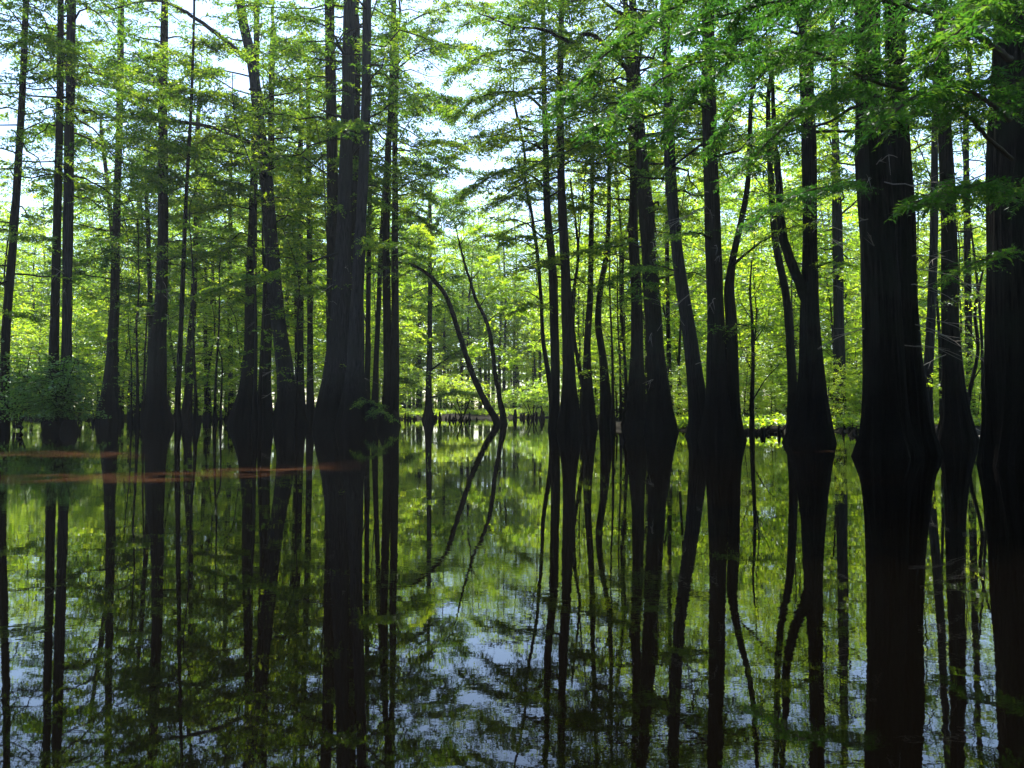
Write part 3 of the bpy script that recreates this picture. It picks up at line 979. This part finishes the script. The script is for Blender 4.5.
# ------------------------------------------------------------------ single shrubs and saplings
def shrub(name, label, base, h, R, n, ls, mat, seed, flat=0.5, wid=0.55, stems=6, squash=1.0, group=None, start=0.1):
    rng = np.random.default_rng(seed)
    root = empty(name, base, label, 'shrub' if 'shrub' in name else 'tree', group)
    fo = Foliage()
    stem = []
    for i in range(stems):
        az = rng.uniform(0, 6.28)
        L = h * rng.uniform(0.7, 1.1)
        q = branch_path(base + rng.normal(0, .08, 3) * V(1, 1, 0), az, R * rng.uniform(.3, .7), 0, 0, rng, 8, .05)
        s = np.linspace(0, 1, 8)
        q[:, 2] = base[2] - .1 + L * s ** 0.8
        stem.append(tube(q, 0.05 * (1 - .8 * s), 6))
        for j in range(n):
            t = rng.uniform(start, 1)
            p0 = V(*[np.interp(t, s, q[:, k]) for k in range(3)])
            b = branch_path(p0, rng.uniform(0, 6.28), R * rng.uniform(.35, .8) * (1.1 - .5 * t), 0.25, .35, rng, 5)
            fo.bough(b, .02, rng, sec_len=.6, sec_gap=ls * 1.8, twig_gap=ls * 1.5, twig_len=ls * 2.4, K=5, ls=ls, start=.15, flat=flat, wid=wid)
    v, f = merge(stem)
    build('stems', v, f, M['bark_dark'], root, smooth=True, origin=base)
    fo.flush(root, mat, M['bark_dark'], base, ('twigs', 'foliage'))
    return root


Yd = dist(431)
b0 = P(57, 431, Yd - .6); b0[2] = 0.3
shrub('leafy_shrub', 'large glossy shrub growing round the feet of the twin trunks on the left', b0, 3.2, 2.7, 22, .15, M['glossy'], 71, stems=7)
b0 = P(18, 431, Yd + 1); b0[2] = 0.2
shrub('leafy_shrub', 'darker shrub against the far left edge, behind the slender leaning cypress', b0, 4.2, 2.4, 18, .16, M['glossy'], 72)
b0 = P(533, 419, 70); b0[2] = 0.0
shrub('low_tree', 'low sunlit yellow-green tree over the water just left of the thin sinuous trunk', b0, 3.8, 3.2, 14, .22, M['broad'], 73, flat=.25, start=.45)
b0 = P(462, 419, 73); b0[2] = 0.0
shrub('low_tree', 'low sunlit yellow-green tree at the water edge behind the leaning trees', b0, 4.0, 4.4, 14, .22, M['broad'], 74, flat=.2, start=.5)


def sapling(label, spec, wl, seed, limbs, leaf=M['broad']):
    rng = np.random.default_rng(seed)
    Y = dist(wl)
    rows = [[*P(a, b, Y), .5 * w * Y / F] for a, b, w in spec]
    f0 = list(rows[0]); f0[2] = -.4
    base = V(rows[0][0], Y, 0)
    path = smooth_path([f0] + rows, .2)
    root = empty('sapling', base, label, 'tree')
    v, f = tube(path[:, :3], path[:, 3], 8)
    build('stem', v, f, M['bark_dark'], root, smooth=True, origin=base)
    fo = Foliage()
    for pts, r in limbs:
        pw = smooth_path([[*P(a, b, Y + c), 0] for a, b, c in pts], .2)[:, :3]
        fo.bough(pw, r, rng, sec_len=.8, sec_gap=.3, twig_gap=.2, twig_len=.24, K=5, ls=.1, start=.35, flat=.4, wid=.5)
    fo.flush(root, leaf, M['bark_dark'], base)


sapling('thin black sapling with spreading twigs between the double trunk and the flaring cypress',
        [(752, 434, 6), (752, 400, 4.5), (753, 360, 3.6), (752, 320, 3), (750, 290, 2.2), (752, 260, 1.5)], 434, 81,
        [([(753, 400, 0), (765, 380, 0), (778, 366, 0), (790, 350, 0)], .03),
         ([(753, 372, 0), (742, 350, 0), (738, 325, 0)], .025),
         ([(752, 345, 0), (765, 325, 0), (772, 300, 0)], .025),
         ([(752, 320, 0), (740, 300, 0), (735, 275, 0)], .02),
         ([(751, 300, 0), (762, 280, 0), (768, 255, 0)], .02)])
sapling('crooked sapling with dark twigs between mid-sized trunk and the right edge trunk',
        [(968, 440, 9), (966, 420, 6), (970, 390, 4), (978, 350, 3.4), (975, 310, 3), (983, 270, 2)], 440, 82,
        [([(968, 405, 0), (955, 385, 0), (940, 378, 0), (925, 374, 0)], .03),
         ([(972, 382, 0), (985, 360, 0), (992, 335, 0)], .025),
         ([(977, 345, 0), (968, 325, 0), (962, 300, 0)], .025),
         ([(976, 310, 0), (988, 295, 0), (996, 270, 0)], .02)])

# ------------------------------------------------------------------ cypress knees and stumps
def knee_mesh(h, r, seed):
    rng = np.random.default_rng(seed)
    q = np.array([[0, 0, -.3], [0, 0, 0], [.02, 0, h * .35], [.03, .01, h * .7], [.03, .01, h * .92], [.03, .01, h]])
    w = 1 + rng.normal(0, .1, (6, 9)) + .12 * np.cos(3 * np.arange(9) * .7)[None, :]
    return tube(q, [r * 1.1, r, r * .7, r * .45, r * .3, r * .03], 9, w)


def knee(px, wl, h, r, label, seed, group, dx=0):
    Y = dist(wl)
    p = P(px, wl, Y); p[2] = 0
    v, f = knee_mesh(h, r, seed)
    o = build('cypress_knee', v, f, M['bark'], smooth=True)
    o.location = p
    o.rotation_euler = (0, 0, seed * 1.7)
    return tag(o, label, 'cypress knee', group)


rk = np.random.default_rng(12)
for i in range(26):
    knee(rk.uniform(755, 865), rk.uniform(430.5, 435.5), rk.uniform(.12, .42), rk.uniform(.05, .12),
         'small dark cypress knee at the foot of the right bank near the flaring black cypress', i, 'knees along the right bank')
for i in range(26):
    knee(rk.uniform(405, 478), rk.uniform(419.2, 420.6), rk.uniform(.25, .9), rk.uniform(.1, .2),
         'tiny cypress knee in front of the far bank left of the leaning trees', 40 + i, 'knees left in the channel end')
for i in range(12):
    knee(rk.uniform(512, 545), rk.uniform(418.6, 420), rk.uniform(.4, 1.2), rk.uniform(.1, .22),
         'tiny dark cypress knee under the low sunlit tree right of the leaning trees', 70 + i, 'knees right in the channel end')
for i in range(34):
    knee(rk.uniform(80, 312), rk.uniform(419.5, 423), rk.uniform(.2, .9), rk.uniform(.08, .2),
         'dark cypress knee in the shaded water among the left-hand trunks', 90 + i, 'knees among the left trunks')
knee(197, 427, 0.9, 0.26, 'blunt single stump standing in the water right of the thin leaning pole', 131, None)
for px, wl, h, r, l in ((51, 432, 0.5, .3, 'broad dark stump under the glossy shrub, left one'),
                        (69, 432.5, 0.55, .32, 'broad dark stump under the glossy shrub, right one'),
                        (389, 426, 0.95, .55, 'swollen woody base in front of the paired trunks')):
    Y = dist(wl)
    p = P(px, wl, Y); p[2] = 0
    rng = np.random.default_rng(int(px))
    q = np.array([[0, 0, -.4], [0, 0, 0], [0, 0, h * .4], [0, 0, h * .75], [0, 0, h * .97], [0.0, 0, h]])
    w = 1 + .12 * np.cos(5 * np.arange(16) * 2 * math.pi / 16)[None, :] + rng.normal(0, .05, (6, 16))
    v, f = tube(q, [r * 1.05, r * 1.1, r * 1.05, r * .85, r * .6, .01], 16, w)
    o = build('tree_stump', v, f, M['bark'], smooth=True)
    o.location = p
    tag(o, l, 'stump')


def log(label, a, b, r, seed, mat):
    rng = np.random.default_rng(seed)
    A, B = np.array(a), np.array(b)
    n = 12
    s = np.linspace(0, 1, n)
    q = A + (B - A) * s[:, None] + rng.normal(0, r * .5, (n, 3))
    q -= A
    rad = r * (1 - .6 * s) * (1 + rng.normal(0, .08, n))
    rad[0] *= .3; rad[-1] = .01
    v, f = tube(q, rad, 9, 1 + rng.normal(0, .06, (n, 9)))
    parts = [(v, f)]
    for j in range(4):
        k = int(rng.integers(3, n - 2))
        e = q[k] + rng.normal(0, 1, 3) * V(.5, .4, .5) + V(0, 0, .3)
        parts.append(tube(np.linspace(q[k], e, 4), r * .3 * np.array([1, .8, .5, .1]), 5))
    v, f = merge(parts)
    o = build('fallen_log', v, f, mat, smooth=True)
    o.location = A
    return tag(o, label, 'log')


log('dark fallen log lying along the right bank between double trunk and flaring cypress', P(742, 431, 31), P(800, 429, 33), .13, 3, M['bark'])
log('pale driftwood branch lying at the water beside the right edge trunk', P(960, 438, 24), P(1000, 436, 25), .06, 4, M['deadwood'])
log('dark leaning dead branch in the water left of the glossy shrub', P(22, 431, 33.5), P(6, 398, 34), .09, 5, M['bark'])
log('thin arched root reaching into the water left of the straight dark trunk', P(622, 430, 34), P(628, 385, 34.5), .09, 6, M['bark'])

# ------------------------------------------------------------------ banks (terrain), water
def hills(name, x0, x1, y0, y1, hfun, nx, ny, mat):
    xs = np.linspace(x0, x1, nx)
    ys = np.linspace(y0, y1, ny)
    X, Yg = np.meshgrid(xs, ys)
    Z = hfun(X, Yg)
    v = np.stack([X, Yg, Z], axis=-1).reshape(-1, 3)
    i = np.arange(ny - 1)[:, None]; j = np.arange(nx - 1)[None, :]
    f = np.stack([i * nx + j, i * nx + j + 1, (i + 1) * nx + j + 1, (i + 1) * nx + j], -1).reshape(-1, 4)
    o = build(name, v, f, mat, smooth=True)
    return tag(o, None, None, None, 'structure')


def litter_material():
    m, nt, out = new_mat('leaf_litter')
    L = nt.links.new
    tc = N(nt, 'ShaderNodeTexCoord')
    n = N(nt, 'ShaderNodeTexNoise'); n.inputs['Scale'].default_value = 9; n.inputs['Detail'].default_value = 8
    L(tc.outputs['Object'], n.inputs['Vector'])
    r = N(nt, 'ShaderNodeValToRGB')
    e = r.color_ramp.elements
    e[0].position, e[0].color = .35, (.004, .003, .002, 1)
    e[1].position, e[1].color = .7, (.016, .012, .008, 1)
    k = e.new(.55); k.color = (.008, .007, .004, 1)
    L(n.outputs['Fac'], r.inputs[0])
    b = N(nt, 'ShaderNodeBsdfPrincipled'); b.inputs['Roughness'].default_value = .95
    b.inputs['Specular IOR Level'].default_value = .1
    bp = N(nt, 'ShaderNodeBump'); bp.inputs['Strength'].default_value = 1; bp.inputs['Distance'].default_value = .08
    L(n.outputs['Fac'], bp.inputs['Height']); L(bp.outputs[0], b.inputs['Normal'])
    L(r.outputs[0], b.inputs['Base Color']); L(b.outputs[0], out.inputs[0])
    return m


M['litter'] = litter_material()


def wav(x, y, k=1.0):
    return (np.sin(x * .9 * k + 1.3 * np.sin(y * .5 * k)) + np.sin(y * 1.3 * k + x * .4 * k) + np.sin(x * 2.3 * k + y * 1.9 * k) * .5
            + np.sin(x * 5.1 * k - y * 4.3 * k) * .25) / 2.75


def right_bank(X, Y):
    edge = 33 + 1.2 * wav(X, Y * 0, .6) + np.clip((9 - X) * 1.6, 0, 60)
    d = Y - edge
    h = np.clip(d * .3, -.5, .28) + .12 * wav(X, Y) * (d > 0) + .05 * wav(X * 3, Y * 3)
    return np.where(X < 5, -.5, h)


hills('right_bank', 4, 130, 28, 160, right_bank, 260, 200, M['litter'])


def far_bank(X, Y):
    edge = 86 + 2.0 * wav(X, Y * 0, .2)
    d = Y - edge
    return np.clip(d * .3, -.5, .55) + .15 * wav(X, Y, .6) * (d > 0)


hills('far_bank', -60, 60, 82, 190, far_bank, 160, 60, M['litter'])


def left_bank(X, Y):
    edge = 74 + 2.5 * wav(X, Y * 0, .25) + np.clip((X + 14) * 1.5, 0, 60)
    d = Y - edge
    return np.clip(d * .2, -.5, .35) + .15 * wav(X, Y, .7) * (d > 0)


hills('left_bank', -140, -4, 68, 180, left_bank, 200, 80, M['litter'])


# low undergrowth of ferns and seedlings on the banks: nobody could count it
rg = np.random.default_rng(606)
fo = Foliage()
for n_, x0, x1, fun, y0, y1, sc in ((1900, 5, 62, right_bank, 33, 38, 1.5), (900, -16, 12, far_bank, 86, 96, 1.6), (1200, -62, -8, left_bank, 74, 90, 1.5)):
    X = rg.uniform(x0, x1, n_); Yy = rg.uniform(y0, y1, n_)
    Z = fun(X, Yy)
    for x, y, z in zip(X, Yy, Z):
        if z < 0.06:
            continue
        k = 5
        S = np.tile(V(x, y, z - .03), (k, 1))
        D = rg.normal(0, .6, (k, 3)); D[:, 2] = rg.uniform(.5, 1.4, k)
        D /= np.linalg.norm(D, axis=1)[:, None]
        Ln = rg.uniform(.2, .55, k) * sc
        fo.wood.append(prisms(S, S + D * Ln[:, None], .006))
        v, f, tn = foliate(S, D, Ln, 7, .15 * sc, rg, .3, .5)
        fo.leaf.append((v, f)); fo.tint.append(tn)
tag(fo.flush(None, M['broad'], M['bark_dark'], V(0, 0, 0), ('', 'undergrowth')), kind='stuff')


def water_material():
    m, nt, out = new_mat('dark_tannin_water')
    L = nt.links.new
    tc = N(nt, 'ShaderNodeTexCoord')
    mp = N(nt, 'ShaderNodeMapping'); mp.inputs['Scale'].default_value = (1, 1.6, 1)
    L(tc.outputs['Object'], mp.inputs[0])
    n1 = N(nt, 'ShaderNodeTexNoise'); n1.inputs['Scale'].default_value = 0.9; n1.inputs['Detail'].default_value = 2
    n2 = N(nt, 'ShaderNodeTexNoise'); n2.inputs['Scale'].default_value = 7; n2.inputs['Detail'].default_value = 3
    n3 = N(nt, 'ShaderNodeTexNoise'); n3.inputs['Scale'].default_value = 0.22; n3.inputs['Detail'].default_value = 2
    for n in (n1, n2, n3):
        L(mp.outputs[0], n.inputs['Vector'])
    r = N(nt, 'ShaderNodeMapRange')
    r.inputs[1].default_value = .45; r.inputs[2].default_value = .7
    r.inputs[3].default_value = .15; r.inputs[4].default_value = 1.0
    L(n3.outputs['Fac'], r.inputs[0])
    mu = N(nt, 'ShaderNodeMath', operation='MULTIPLY')
    L(n2.outputs['Fac'], mu.inputs[0]); L(r.outputs[0], mu.inputs[1])
    b1 = N(nt, 'ShaderNodeBump'); b1.inputs['Strength'].default_value = 1; b1.inputs['Distance'].default_value = .0011
    L(n1.outputs['Fac'], b1.inputs['Height'])
    b2 = N(nt, 'ShaderNodeBump'); b2.inputs['Strength'].default_value = 1; b2.inputs['Distance'].default_value = .0006
    L(mu.outputs[0], b2.inputs['Height']); L(b1.outputs[0], b2.inputs['Normal'])
    b = N(nt, 'ShaderNodeBsdfPrincipled')
    b.inputs['Base Color'].default_value = (.0008, .0006, .0004, 1)
    b.inputs['Roughness'].default_value = .015
    b.inputs['IOR'].default_value = 1.5
    L(b2.outputs[0], b.inputs['Normal'])
    L(b.outputs[0], out.inputs[0])
    return m


M['water'] = water_material()
w = build('water', [(-1500, -300, 0), (1500, -300, 0), (1500, 2500, 0), (-1500, 2500, 0)], [(0, 1, 2, 3)], M['water'])
tag(w, kind='structure')


# sunlight in the tannin water, painted as reddish film streaks on the surface
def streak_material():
    m, nt, out = new_mat('painted_sunlight_film')
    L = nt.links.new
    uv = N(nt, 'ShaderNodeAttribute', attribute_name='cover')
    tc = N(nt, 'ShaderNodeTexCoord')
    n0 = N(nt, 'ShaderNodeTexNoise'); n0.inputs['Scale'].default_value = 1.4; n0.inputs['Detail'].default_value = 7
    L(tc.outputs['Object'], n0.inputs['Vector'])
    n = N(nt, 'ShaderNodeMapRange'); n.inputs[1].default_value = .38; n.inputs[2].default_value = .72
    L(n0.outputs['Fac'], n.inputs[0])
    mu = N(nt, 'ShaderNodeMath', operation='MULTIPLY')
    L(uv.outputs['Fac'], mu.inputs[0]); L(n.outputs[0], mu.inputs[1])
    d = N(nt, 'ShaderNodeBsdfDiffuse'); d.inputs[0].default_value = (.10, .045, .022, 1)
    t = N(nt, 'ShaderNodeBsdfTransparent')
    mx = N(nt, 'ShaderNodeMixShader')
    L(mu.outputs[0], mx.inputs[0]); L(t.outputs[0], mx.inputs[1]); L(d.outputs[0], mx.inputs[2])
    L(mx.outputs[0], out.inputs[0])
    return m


M['sun_streak'] = streak_material()


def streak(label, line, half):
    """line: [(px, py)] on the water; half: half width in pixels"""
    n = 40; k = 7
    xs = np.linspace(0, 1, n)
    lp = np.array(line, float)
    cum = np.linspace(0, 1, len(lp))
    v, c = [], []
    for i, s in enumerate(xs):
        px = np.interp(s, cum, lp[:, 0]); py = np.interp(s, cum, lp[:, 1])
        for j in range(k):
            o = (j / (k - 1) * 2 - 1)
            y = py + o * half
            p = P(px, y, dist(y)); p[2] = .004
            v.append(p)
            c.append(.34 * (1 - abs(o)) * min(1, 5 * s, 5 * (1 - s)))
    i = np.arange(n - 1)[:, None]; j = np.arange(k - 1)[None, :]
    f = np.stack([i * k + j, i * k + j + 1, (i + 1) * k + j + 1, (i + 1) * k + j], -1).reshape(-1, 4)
    ob = build('painted_sun_streak', v, f, M['sun_streak'])
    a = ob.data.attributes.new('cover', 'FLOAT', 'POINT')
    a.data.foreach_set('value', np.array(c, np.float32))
    tag(ob, label, 'painted sunlight streak', None, 'stuff')


streak('long rust-red streak of painted sunlight on the water, across the foot reflections of the great clump', [(-20, 480), (60, 478), (150, 478), (210, 474), (260, 472), (368, 464)], 6.0)
streak('fainter short rust-red streak of painted sunlight on the water at the far left', [(-20, 455), (60, 454), (150, 456)], 4.0)
streak('thin rust-red streak of painted sunlight on the water at the foot of the flaring black cypress', [(785, 452), (815, 452), (842, 451)], 1.5)

# ------------------------------------------------------------------ air
HAZE = 0.0002
if HAZE:
    v = [(x, y, z) for x in (-150, 150) for y in (-30, 200) for z in (-1.8, 33)]
    f = [(0, 1, 3, 2), (4, 6, 7, 5), (0, 4, 5, 1), (2, 3, 7, 6), (0, 2, 6, 4), (1, 5, 7, 3)]
    m, nt, out = new_mat('morning_haze')
    pv = N(nt, 'ShaderNodeVolumePrincipled')
    pv.inputs['Color'].default_value = (.80, .90, 1.0, 1)
    pv.inputs['Density'].default_value = HAZE
    pv.inputs['Anisotropy'].default_value = 0.35
    nt.links.new(pv.outputs[0], out.inputs['Volume'])
    hz = build('haze', v, f, m)
    tag(hz, kind='stuff')

# ------------------------------------------------------------------ light, sky, camera
SUN_EL, SUN_AZ = math.radians(65), math.radians(-3)    # azimuth measured from the view direction (+Y) to the right
sd = V(math.sin(SUN_AZ) * math.cos(SUN_EL), math.cos(SUN_AZ) * math.cos(SUN_EL), math.sin(SUN_EL))
sl = bpy.data.lights.new('sun', 'SUN')
sl.energy = 5.0
sl.angle = math.radians(.53)
sl.color = (1, .95, .84)
so = bpy.data.objects.new('sun', sl)
COL.objects.link(so)
from mathutils import Vector
so.rotation_euler = Vector(-sd).to_track_quat('-Z', 'Y').to_euler()
world = bpy.data.worlds.new('World')
bpy.context.scene.world = world
world.use_nodes = True
nt = world.node_tree
nt.nodes.clear()
sky = nt.nodes.new('ShaderNodeTexSky')
sky.sky_type = 'NISHITA'
sky.sun_disc = False
sky.sun_elevation = SUN_EL
sky.sun_rotation = SUN_AZ
sky.air_density = 1.0
sky.dust_density = 0.6
bg = nt.nodes.new('ShaderNodeBackground')
bg.inputs['Strength'].default_value = 0.14
wo = nt.nodes.new('ShaderNodeOutputWorld')
nt.links.new(sky.outputs[0], bg.inputs[0])
nt.links.new(bg.outputs[0], wo.inputs[0])

cam = bpy.data.cameras.new('camera')
cam.sensor_width = 36
cam.lens = 36 * F / 1024
cam.clip_start = 0.1
cam.clip_end = 5000
co = bpy.data.objects.new('camera', cam)
co.location = (0, 0, CAMH)
co.rotation_euler = (math.pi / 2 + PITCH, 0, 0)
COL.objects.link(co)
sc = bpy.context.scene
sc.camera = co
sc.view_settings.view_transform = 'Standard'
sc.view_settings.look = 'None'
sc.view_settings.gamma = 1
sc.view_settings.exposure = 1.7
sc.render.resolution_x = 1024
sc.render.resolution_y = 768
sc.cycles.max_bounces = 8
sc.cycles.diffuse_bounces = 3
sc.cycles.glossy_bounces = 3
sc.cycles.transmission_bounces = 4
sc.cycles.volume_bounces = 0

for k_ in PROTO:                       # a kind of tree that ended up nowhere is not kept
    for p_ in PROTO[k_]:
        if not p_.get('label'):
            for c_ in list(p_.children):
                bpy.data.objects.remove(c_)
            bpy.data.objects.remove(p_)
